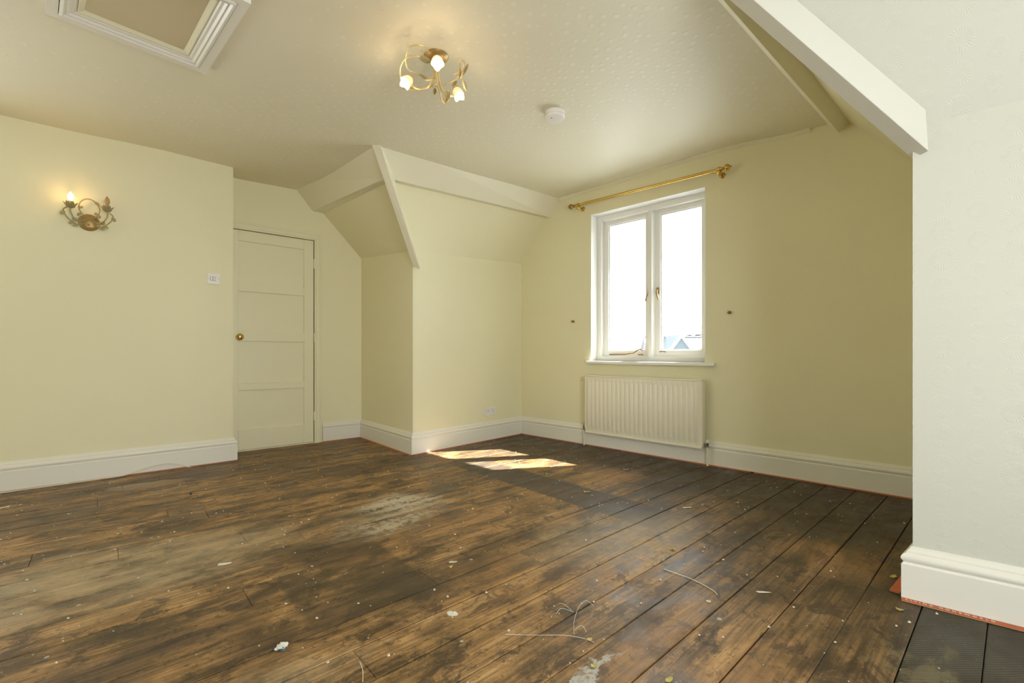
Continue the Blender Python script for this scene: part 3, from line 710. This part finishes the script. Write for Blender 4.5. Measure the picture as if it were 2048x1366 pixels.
for (a, r, z, _), aim in zip(arms, aims):
    am = cl
    cup = rot(a, r, z); aim.normalize()
    side = Vector((-math.sin(a), math.cos(a), 0))
    pts = arc([rot(a, .014, -.024), rot(a, .016, -.10), rot(a, .045, -.160), rot(a, .09, -.168), rot(a, r*.92, z-.035)-aim*.01, cup-aim*.028], 6)
    arm = MB().tube(pts, .0042, 7).build('arm', M['cream_gold'], cl, smooth=True)
    MB().lathe(cup-aim*.030, aim, [(.001,0),(.010,0),(.016,.008),(.021,.020),(.022,.028),(.019,.028)], 14).build('lamp_cup', M['cream_gold'], arm, smooth=True)
    sh = MB(); N_ = 20; secs = []
    x = aim.cross(Vector((0,0,1))).normalized(); y = aim.cross(x)
    prof = [(.016, 0), (.024, .012), (.028, .026), (.028, .040), (.030, .052)]
    for rr, h in prof:
        secs.append([cup+aim*(h-.006+(.006*math.cos(4*2*PI*j/N_) if h > .05 else 0))+(x*math.cos(2*PI*j/N_)+y*math.sin(2*PI*j/N_))*rr*(1+(.10*math.cos(4*2*PI*j/N_) if h > .03 else 0)) for j in range(N_)])
    for rr, h in reversed(prof):
        secs.append([cup+aim*(h-.005+(.006*math.cos(4*2*PI*j/N_) if h > .05 else 0))+(x*math.cos(2*PI*j/N_)+y*math.sin(2*PI*j/N_))*(rr-.0018)*(1+(.10*math.cos(4*2*PI*j/N_) if h > .03 else 0)) for j in range(N_)])
    sh.loft(secs, cap=False).build('glass_shade', M['shade'], arm, smooth=True)
    MB().lathe(cup+aim*.002, aim, [(.001,0),(.009,.0),(.013,.012),(.017,.026),(.016,.038),(.010,.047),(.001,.049)], 14).build('bulb', M['bulb'], arm, smooth=True)
def lamp_light(nm, p, e, col, r=.02):
    l = bpy.data.lights.new(nm, 'POINT'); l.energy = e; l.color = col; l.shadow_soft_size = r
    o = bpy.data.objects.new(nm, l); C.objects.link(o); o.location = p
for (a, r, z, _), aim in zip(arms, aims): lamp_light('ceiling_lamp_glow', rot(a, r, z)+aim*.078, .34, (1, .68, .36), .022)
# tendrils and leaves
def cpt(px, py, z): D = 910*(z-H)/(705-py); return Vector(((px-1024)/910*D, D, z))   # point at height z
tend = [
    [(878,150,2.30),(862,158,2.31),(838,148,2.32),(817,140,2.33),(811,118,2.345),(818,97,2.355),(834,90,2.36),(850,94,2.36),(857,103,2.36)],
    [(872,165,2.28),(845,178,2.275),(820,175,2.28),(803,158,2.30),(801,135,2.32),(812,116,2.33),(830,112,2.33),(840,114,2.33)],
    [(880,172,2.28),(898,166,2.285),(915,156,2.30),(919,140,2.315),(920,124,2.33),(924,121,2.33),(929,126,2.325),(926,140,2.31),(921,156,2.30)],
    [(874,165,2.28),(880,185,2.25),(883,200,2.235),(889,207,2.23),(895,203,2.235),(898,192,2.245),(897,182,2.25)]]
for q in tend: MB().tube(arc([cpt(*p) for p in q], 6), .0034, 7).build('tendril', M['cream_gold'], cl, smooth=True)
lv = [((837,113,2.33),(862,124,2.31),.030,'antique'),((889,205,2.235),(898,181,2.25),.030,'cream_gold'),((870,176,2.275),(868,190,2.26),.018,'plate'),((858,161,2.30),(838,148,2.31),.014,'antique'),
      ((866,158,2.30),(850,160,2.29),.014,'cream_gold'),((905,150,2.30),(918,144,2.30),.010,'cream_gold'),((926,150,2.30),(936,128,2.32),.014,'antique'),((926,160,2.29),(933,183,2.27),.018,'antique'),
      ((868,172,2.28),(848,176,2.27),.012,'cream_gold'),((878,160,2.28),(883,184,2.26),.010,'cream_gold'),((920,160,2.30),(922,138,2.31),.020,'antique'),((815,178,2.28),(838,177,2.27),.012,'cream_gold'),((914,162,2.29),(904,172,2.28),.016,'antique')]
for a, b, w, m_ in lv:
    leaf_mesh(MB(), cpt(*a), cpt(*b), w, up=Vector((0, 1, .3)), curl=.1).build('leaf', M[m_], cl, smooth=True)

# ------------------------------------------------------------------ wall light (two candle lamps, one lit)
f = FL; wc = f.p(.412, 1.789, -T); nv = Vector((f.n[0], f.n[1], 0)); dv = Vector((f.d[0], f.d[1], 0)); zv = Vector((0,0,1))
wl = thing('wall_light', 'scrolled leafy wall light with two candle bulbs, the left one lit', 'wall light', wc)
Q = lambda a, z, o: wc+dv*a+zv*z+nv*o
MB().lathe(wc, nv, [(.001,0),(.057,0),(.058,.004),(.053,.010),(.040,.015),(.036,.013),(.018,.018),(.001,.019)], 30).build('backplate', M['plate'], wl, smooth=True)
for sx_, sz_ in ((.0, .018), (.0, -.018)): MB().lathe(Q(sx_, sz_, .014), nv, [(.001,0),(.006,0),(.006,.006),(.001,.008)], 10).build('screw', M['old_brass'], wl, smooth=True)
for sg, lit in ((-1, True), (1, False)):
    cx_ = -.090 if lit else .094; cz_ = .090 if lit else .100; co = .060
    cp = Q(cx_, cz_, co)
    arm = MB().tube(arc([Q(sg*.015, .01, .016), Q(sg*.040, -.005, .040), Q(sg*.070, .005, .058), Q(cx_, .045, co), cp-zv*.008], 6), .0048, 8).build('arm', M['antique'], wl, smooth=True)
    MB().tube(arc([Q(sg*.02, -.012, .016), Q(sg*.055, -.03, .035), Q(sg*.085, -.015, .05), Q(sg*.115, .02, .055), Q(sg*.125, .055, .058), Q(sg*.105, .075, .06)], 6), .0038, 7).build('scroll', M['antique'], arm, smooth=True)
    MB().lathe(cp-zv*.020, zv, [(.001,0),(.008,.0),(.022,.008),(.025,.014),(.012,.012),(.001,.012)], 14).build('drip_cup', M['antique'], arm, smooth=True)
    MB().lathe(cp-zv*.008, zv, [(.001,0),(.0125,.0),(.0125,.034),(.010,.036),(.001,.036)], 12).build('candle_tube', M['antique'], arm, smooth=True)
    MB().lathe(cp+zv*.028, zv, [(.001,0),(.008,.0),(.014,.014),(.0165,.026),(.013,.042),(.006,.054),(.0015,.062),(.0005,.063)], 14).build('bulb', M['flame'] if lit else M['amber'], arm, smooth=True)
    for k in range(7):
        an = 2*PI*k/7+.3; b0 = cp+(dv*math.cos(an)+nv*math.sin(an))*.012-zv*.016
        leaf_mesh(MB(), b0, b0+(dv*math.cos(an)+nv*math.sin(an))*.026+zv*.034, .024, up=zv, curl=-.25).build('leaf', M['antique'], arm, smooth=True)
    for a0, b0, w in (((sg*.062, -.012, .045), (sg*.080, .012, .050), .018), ((sg*.050, -.030, .036), (sg*.082, -.044, .040), .014), ((sg*.118, .045, .056), (sg*.138, .020, .055), .016), ((sg*.058, .030, .040), (sg*.038, .052, .045), .012), ((sg*.075, -.022, .045), (sg*.102, -.030, .045), .014)):
        leaf_mesh(MB(), Q(*a0), Q(*b0), w*1.6, up=nv, curl=.2).build('leaf', M['antique'], arm, smooth=True)
lamp_light('candle_glow', Q(-.090, .152, .070), .9, (1, .58, .22), .012)
hoop = arc([Q(-.030, .045, .03), Q(-.050, .080, .035), Q(-.045, .125, .035), Q(-.012, .155, .035), Q(.025, .148, .035), Q(.050, .115, .035), Q(.055, .075, .035), Q(.035, .035, .03), Q(.010, .015, .02)], 6)
MB().tube(hoop, .0034, 7).build('hoop', M['antique'], wl, smooth=True)
for a0, b0, w in (((.030, .140, .035), (.056, .122, .036), .014), ((-.052, .085, .035), (-.028, .096, .036), .013), ((.050, .060, .035), (.026, .060, .034), .016), ((.046, .055, .036), (.060, .035, .038), .014)):
    leaf_mesh(MB(), Q(*a0), Q(*b0), w*1.3, up=nv, curl=.2).build('leaf', M['plate'], wl, smooth=True)

# ------------------------------------------------------------------ switch and socket
f = FL
sw = thing('light_switch', 'white square switch plate on the left wall beside the door recess', 'switch', f.p(1.142, 1.476, -T))
m_ = MB(); f.box(m_, 1.099, 1.185, 1.433, 1.519, -T-.001, -T+.009); m_.build('plate', M['plastic'], sw, bevel=.003)
m_ = MB(); f.box(m_, 1.122, 1.136, 1.464, 1.490, -T+.008, -T+.013); f.box(m_, 1.139, 1.153, 1.464, 1.490, -T+.008, -T+.013); m_.build('rocker', M['plastic'], sw, bevel=.001)
m_ = MB(); f.box(m_, 1.120, 1.155, 1.462, 1.492, -T+.0085, -T+.0095); m_.build('rocker_surround', M['dark'], sw)
for a in (1.108, 1.176): MB().lathe(f.p(a, 1.476, -T+.009), nv, [(.0005,0),(.0035,0),(.003,.0012),(.0005,.0012)], 8).build('screw', M['chrome'], sw)
f = FM; nv2 = Vector((f.n[0], f.n[1], 0))
so = thing('wall_socket', 'white double power socket on the bright wall above the skirting', 'socket', f.p(.965, .291, -T))
m_ = MB(); f.box(m_, .892, 1.038, .248, .334, -T-.001, -T+.010); m_.build('plate', M['plastic'], so, bevel=.003)
for cx_ in (.931, .999):
    m_ = MB(); f.box(m_, cx_-.003, cx_+.003, .300, .309, -T+.009, -T+.0106); f.box(m_, cx_-.015, cx_-.008, .283, .288, -T+.009, -T+.0106); f.box(m_, cx_+.008, cx_+.015, .283, .288, -T+.009, -T+.0106); m_.build('socket_slots', M['dark'], so)
for cx_ in (.955, .975):
    m_ = MB(); f.box(m_, cx_-.007, cx_+.007, .306, .326, -T+.009, -T+.014); m_.build('rocker', M['plastic'], so, bevel=.001)

# ------------------------------------------------------------------ radiator
f = FW
rd = thing('radiator', 'cream panel radiator with vertical flutes under the window', 'radiator', f.p(1.42, .14, .03))
ra, rb, rz0, rz1 = .874, 1.962, .142, .670; RF = .064
nf = 24; m_ = MB(); pr = []
fa, fb = ra+.018, rb-.020; pw = (fb-fa)/nf
zr0, zr1 = rz0+.045, rz1-.048
prof = [(ra, RF)]
for k in range(nf):
    a = fa+k*pw; prof += [(a, RF-.001), (a+pw*.20, RF+.008), (a+pw*.46, RF+.011), (a+pw*.72, RF+.008), (a+pw*.92, RF-.002)]
prof += [(rb, RF-.001)]
secs = []
for z, h in ((rz0, 0), (zr0-.006, 0), (zr0+.010, 1), (zr1-.010, 1), (zr1+.006, 0), (rz1, 0)):
    secs.append([f.p(a, z, RF-.004+(o-RF+.004)*h if h else RF-.001) for a, o in prof]+[f.p(rb, z, RF-.012), f.p(ra, z, RF-.012)])
m_.loft(secs); m_.build('fluted_panel', M['radiator'], rd, smooth=True)
for a, b in ((rz0-.010, rz0+.006), (rz1-.010, rz1+.004)): m_ = MB(); f.box(m_, ra, rb, a, b, RF-.014, RF+.003); m_.build('edge_seam', M['radiator'], rd, bevel=.003)
m_ = MB(); f.box(m_, ra+.004, rb-.004, rz0, rz1-.004, .012, .022); m_.build('back_panel', M['radiator'], rd)
for a, b in ((rb, rb+.006), (ra-.006, ra)): m_ = MB(); f.box(m_, a, b, rz0+.02, rz1-.004, .010, RF); m_.build('side_cover', M['radiator'], rd, bevel=.002)
m_ = MB()
for k in range(26): a = ra+.02+k*(rb-ra-.05)/25; f.box(m_, a, a+.028, rz1-.002, rz1+.001, .014, RF-.012)
g = m_.build('top_grille', M['radiator'], rd)
for a in (1.05, 1.78):
    m_ = MB(); f.box(m_, a-.02, a+.02, .20, .60, -T, .013); m_.build('bracket', M['radiator'], rd)
for sg, a in ((-1, .842), (1, 1.996)):
    m_ = MB(); m_.tube([f.p(a, .003, .036), f.p(a, .155, .036)], .0075, 10); m_.build('pipe', M['radiator'], rd, smooth=True)
    vz = .166; m_ = MB(); m_.lathe(f.p(a, .148, .036), zv, [(.001,0),(.011,.0),(.011,.012),(.009,.014),(.012,.018),(.012,.034),(.008,.036),(.001,.036)], 10)
    end = rb-.02 if sg > 0 else ra+.02
    m_.tube([f.p(a, vz+.004, .036), f.p(end, vz+.004, .036)], .008, 8)
    vv = m_.build('valve', M['chrome'], rd, smooth=True)
    m_ = MB(); m_.lathe(f.p(a, vz+.016, .036), zv, [(.001,0),(.012,.0),(.013,.008),(.011,.026),(.001,.028)], 12); m_.build('valve_cap', M['plastic'] if sg > 0 else M['chrome'], vv, smooth=True)

# ------------------------------------------------------------------ curtain pole and tieback knobs
pt = thing('curtain_pole', 'brass curtain pole with ball finials above the window', 'curtain pole', f.p(1.43, 2.29, -T))
PO = .055; za, zb = 2.304, 2.283; zp = lambda s: za+(zb-za)*(s-.74)/1.36
MB().tube([f.p(.735, zp(.735), PO), f.p(2.115, zp(2.115), PO)], .0125, 14).build('pole', M['brass'], pt, smooth=True)
dd = Vector((Wd[0], Wd[1], -.01)); fn = [(.001,-.004),(.0145,-.004),(.015,.006),(.010,.010),(.009,.016),(.016,.022),(.023,.032),(.025,.042),(.022,.052),(.013,.060),(.009,.064),(.008,.068),(.003,.074),(.001,.075)]
MB().lathe(f.p(2.108, zp(2.108), PO), dd, fn, 18).build('finial', M['brass'], pt, smooth=True)
MB().lathe(f.p(.742, zp(.742), PO), -dd, fn, 18).build('finial', M['old_brass'], pt, smooth=True)
nw = Vector((f.n[0], f.n[1], 0))
for a in (.788, 2.088):
    m_ = MB(); c0 = f.p(a, zp(a)-.022, -T); m_.lathe(c0, nw, [(.001,0),(.024,0),(.024,.004),(.016,.008),(.008,.012),(.007,.060),(.014,.066),(.020,.074),(.020,.086),(.014,.096),(.001,.099)], 16)
    m_.lathe(f.p(a-.010, zp(a), PO), Vector((Wd[0], Wd[1], 0)), [(.0128,0),(.019,0),(.019,.02),(.0128,.02)], 16)
    m_.build('bracket', M['brass'], pt, smooth=True)
for a, z, lab in ((.673, 1.194, 'small dark brass curtain hook knob left of the window'), (2.143, 1.194, 'small dark brass curtain hook knob right of the window')):
    k = thing('tieback_knob', lab, 'hook', f.p(a, z, -T), 'brass tieback knobs either side of the window')
    MB().lathe(f.p(a, z, -T), nw, [(.001,0),(.012,0),(.012,.003),(.005,.005),(.004,.016),(.001,.017)], 12).build('rose', M['old_brass'], k, smooth=True)
    MB().lathe(f.p(a, z, -T+.015), nw, [(.001,0),(.006,0),(.011,.005),(.012,.011),(.008,.017),(.001,.019)], 12).build('ball', M['old_brass'], k, smooth=True)

# ------------------------------------------------------------------ loose cable by the left wall
f = FL
m_ = MB(); m_.tube(arc([f.p(-.9, .004, .035), f.p(-.3, .004, .030), f.p(0, .004, .020), f.p(.25, .005, .018), f.p(.45, .006, .020), f.p(.60, .010, .018), f.p(.72, .040, .010), f.p(.82, .052, .006), f.p(.90, .040, .012), f.p(.96, .012, .022), f.p(.985, .005, .03)], 6), .0035, 8)
tag(m_.build('loose_cable', M['cable'], smooth=True), 'loose cream cable lying and looping along the left skirting', 'cable')

# ------------------------------------------------------------------ litter on the boards
def flat(name, x, y, l, w, ang, mat, label, cat, pts=9, lift=.004, seed=0, thick=.0008, shape='oval'):
    random.seed(seed); c, s = math.cos(ang), math.sin(ang); b = []; tpp = []
    rr = random.uniform
    for k in range(pts):
        a = 2*PI*k/pts; q = rr(.8, 1.15)
        px_, py_ = math.cos(a)*l/2*q, math.sin(a)*w/2*q
        if shape == 'wedge': py_ *= .35+.65*(px_/l+.5)
        h = .0012+lift*(rr(.2, 1) if k % 3 == 0 else rr(0, .4))
        b.append(Vector((x+px_*c-py_*s, y+px_*s+py_*c, h)))
    m_ = MB(); ctr = Vector((x, y, .0012+lift*.25))
    N2 = len(b); m_.add(b+[ctr]+[p-Vector((0,0,thick)) for p in b]+[ctr-Vector((0,0,thick))], [(i, (i+1) % N2, N2) for i in range(N2)]+[(N2+1+(i+1) % N2, N2+1+i, 2*N2+1) for i in range(N2)]+[(i, N2+1+i, N2+1+(i+1) % N2, (i+1) % N2) for i in range(N2)])
    return tag(m_.build(name, M[mat]), label, cat)
flat('paper_scrap', -1.204, 1.908, .062, .022, .35, 'sheet', 'small white rectangular paper sliver on the boards left of centre', 'scrap', 8, .002, 1)
wr = thing('wrapper_scrap', 'crumpled blue and white wrapper scrap on the boards at lower left', 'wrapper', (-.692, 1.363, 0))
def crumple(par, x, y, l, w, h, mat, nm, seed):
    random.seed(seed); m_ = MB(); N3 = 6
    vs = [(x+(i/(N3-1)-.5)*l+random.uniform(-.15, .15)*l/N3, y+(j/(N3-1)-.5)*w+random.uniform(-.15, .15)*w/N3, .001+random.random()*h*(1-abs(i/(N3-1)-.5))) for j in range(N3) for i in range(N3)]
    fs = []
    for j in range(N3-1):
        for i in range(N3-1): a = j*N3+i; fs += [(a, a+1, a+N3), (a+1, a+N3+1, a+N3)]
    K = len(vs); m_.add(vs+[(p[0], p[1], p[2]-.0006) for p in vs], fs+[tuple(K+i for i in reversed(q)) for q in fs]); return m_.build(nm, M[mat], par)
crumple(wr, -.692, 1.366, .030, .028, .014, 'sheet', 'white_side', 3); crumple(wr, -.686, 1.354, .022, .014, .011, 'bluish', 'blue_side', 4)
flat('paint_flake', -.202, 1.543, .040, .030, -.5, 'sheet', 'large white rounded flake on the boards at lower centre', 'flake', 10, .001, 5)
flat('paint_flake', -.251, 1.925, .036, .018, .2, 'flake', 'pale oval flake beside the yellow curl in mid floor', 'flake', 10, .002, 6)
flat('dry_leaf', -.253, 1.880, .022, .018, .9, 'leafy', 'tiny yellow leaf curl just in front of a pale oval flake', 'leaf', 7, .010, 7)
flat('dry_leaf', .721, 2.043, .034, .024, -.3, 'leafy', 'yellow leaf on the shiny boards right of centre', 'leaf', 8, .010, 8)
flat('dry_leaf', 1.507, 1.798, .034, .020, .5, 'leafy', 'yellow-green leaf near the wide orange gripper rod stub', 'leaf', 8, .009, 9)
flat('wood_sliver', .93, 1.682, .055, .016, -.1+PI, 'flake', 'pale wedge-shaped sliver on the boards at right', 'scrap', 8, .003, 10, shape='wedge')
flat('dry_leaf', .232, 1.285, .022, .016, .3, 'leafy', 'small curled leaf beside the grey paint smear at lower right', 'leaf', 7, .009, 12)
flat('dry_leaf', .425, 1.232, .026, .018, .3, 'leafy', 'yellow leaf at the very bottom edge right of centre', 'leaf', 7, .007, 13)
flat('dry_leaf', .475, 2.883, .045, .026, -.2, 'leafy', 'curled dark-edged leaf in the dark band before the radiator', 'leaf', 7, .014, 14)
flat('dry_leaf', 1.335, 1.567, .022, .016, -.2, 'leafy', 'small yellow leaf against the lettered gripper rod', 'leaf', 7, .009, 15)
flat('dry_leaf', .24, 1.405, .018, .014, .3, 'leafy', 'tiny yellow crumpled leaf on the orange boards at lower centre right', 'leaf', 7, .007, 16)
flat('pale_scrap', -2.90, 2.590, .060, .020, .9, 'sheet', 'pale curled scrap at the far left edge of the floor', 'scrap', 8, .010, 17)
flat('paint_flake', .86, 3.44, .050, .020, -.7, 'flake', 'torn yellowish scrap on the floor below the radiator', 'scrap', 8, .008, 18)
flat('paint_flake', 1.49, 3.54, .055, .018, -.8, 'plyrod', 'torn plywood chip at the foot of the right radiator pipe', 'scrap', 8, .007, 19)
flat('paint_flake', 1.0, 2.60, .055, .014, .25, 'sheet', 'thin white streak-like scrap on the dark boards before the window wall', 'scrap', 8, .003, 20)
flat('paint_flake', .70, 1.620, .020, .014, .2, 'flake', 'round beige flake left of the pale wedge sliver', 'flake', 9, .003, 21)
m_ = MB(); m_.lathe((-2.02, 2.860, .004), Vector((.6, -.8, .12)), [(.001,-.04),(.003,-.04),(.003,.035),(.007,.037),(.007,.040),(.001,.041)], 8)
tag(m_.build('bent_nail', M['nail']), 'dark nail standing proud of the boards before the left wall', 'nail')
# wisps of lint
def wisp(pts, r, label):
    m_ = MB()
    for q in pts: m_.tube(arc([(a, b, c) for a, b, c in q], 5), r*.55, 5)
    return tag(m_.build('lint_wisp', M['sheet'], smooth=True), label, 'lint')
wisp([[(.195, 1.43, .003), (.205, 1.50, .003), (.232, 1.57, .012), (.262, 1.605, .012), (.285, 1.59, .003)], [(.205, 1.56, .003), (.18, 1.59, .008), (.165, 1.60, .003)], [(.21, 1.55, .003), (.17, 1.56, .010), (.15, 1.54, .003)], [(.20, 1.45, .003), (.225, 1.47, .006), (.235, 1.44, .003)]], .0011, 'curling white lint wisp on the boards at lower centre right')
wisp([[(-.02, 1.43, .002), (.08, 1.425, .002), (.16, 1.425, .002), (.22, 1.41, .002), (.25, 1.39, .002)]], .0013, 'long straight white thread lying across the lower centre boards')
wisp([[(.62, 1.86, .002), (.70, 1.78, .002), (.745, 1.70, .002), (.75, 1.66, .002)]], .0028, 'curved pale grey smear-like fibre right of centre')
wisp([[(-.435, 1.30, .004), (-.415, 1.265, .004), (-.40, 1.22, .004)]], .0018, 'short white string at the bottom edge left of centre')
# uncountable crumbs of plaster and leaf
random.seed(5); m_ = MB(); cnt = 0
while cnt < 950:
    u, v = random.uniform(-.4, 3.6), random.uniform(-4.2, -.1)
    x, y = uv2(u, v)
    if not inside(x, y) or y < 1.15: continue
    if random.random() > .45+.55*(noise.noise(Vector((x*1.7, y*1.7, 3)))+.5): continue
    r = random.choice((.0012, .0015, .0018, .0022, .0026, .003, .0042, .0052)); k = random.randint(5, 6); a0 = random.random()*6
    b = [(x+math.cos(a0+2*PI*j/k)*r*random.uniform(.6, 1.3), y+math.sin(a0+2*PI*j/k)*r*random.uniform(.6, 1.2), .0006) for j in range(k)]
    m_.loft([b, [(x+(p[0]-x)*.6, y+(p[1]-y)*.6, .0006+r*random.uniform(.35, .9)) for p in b]]); cnt += 1
cr = m_.build('floor_crumbs', M['flake']); tag(cr, 'pale plaster crumbs and paint flecks scattered over the floorboards', 'debris'); cr['kind'] = 'stuff'
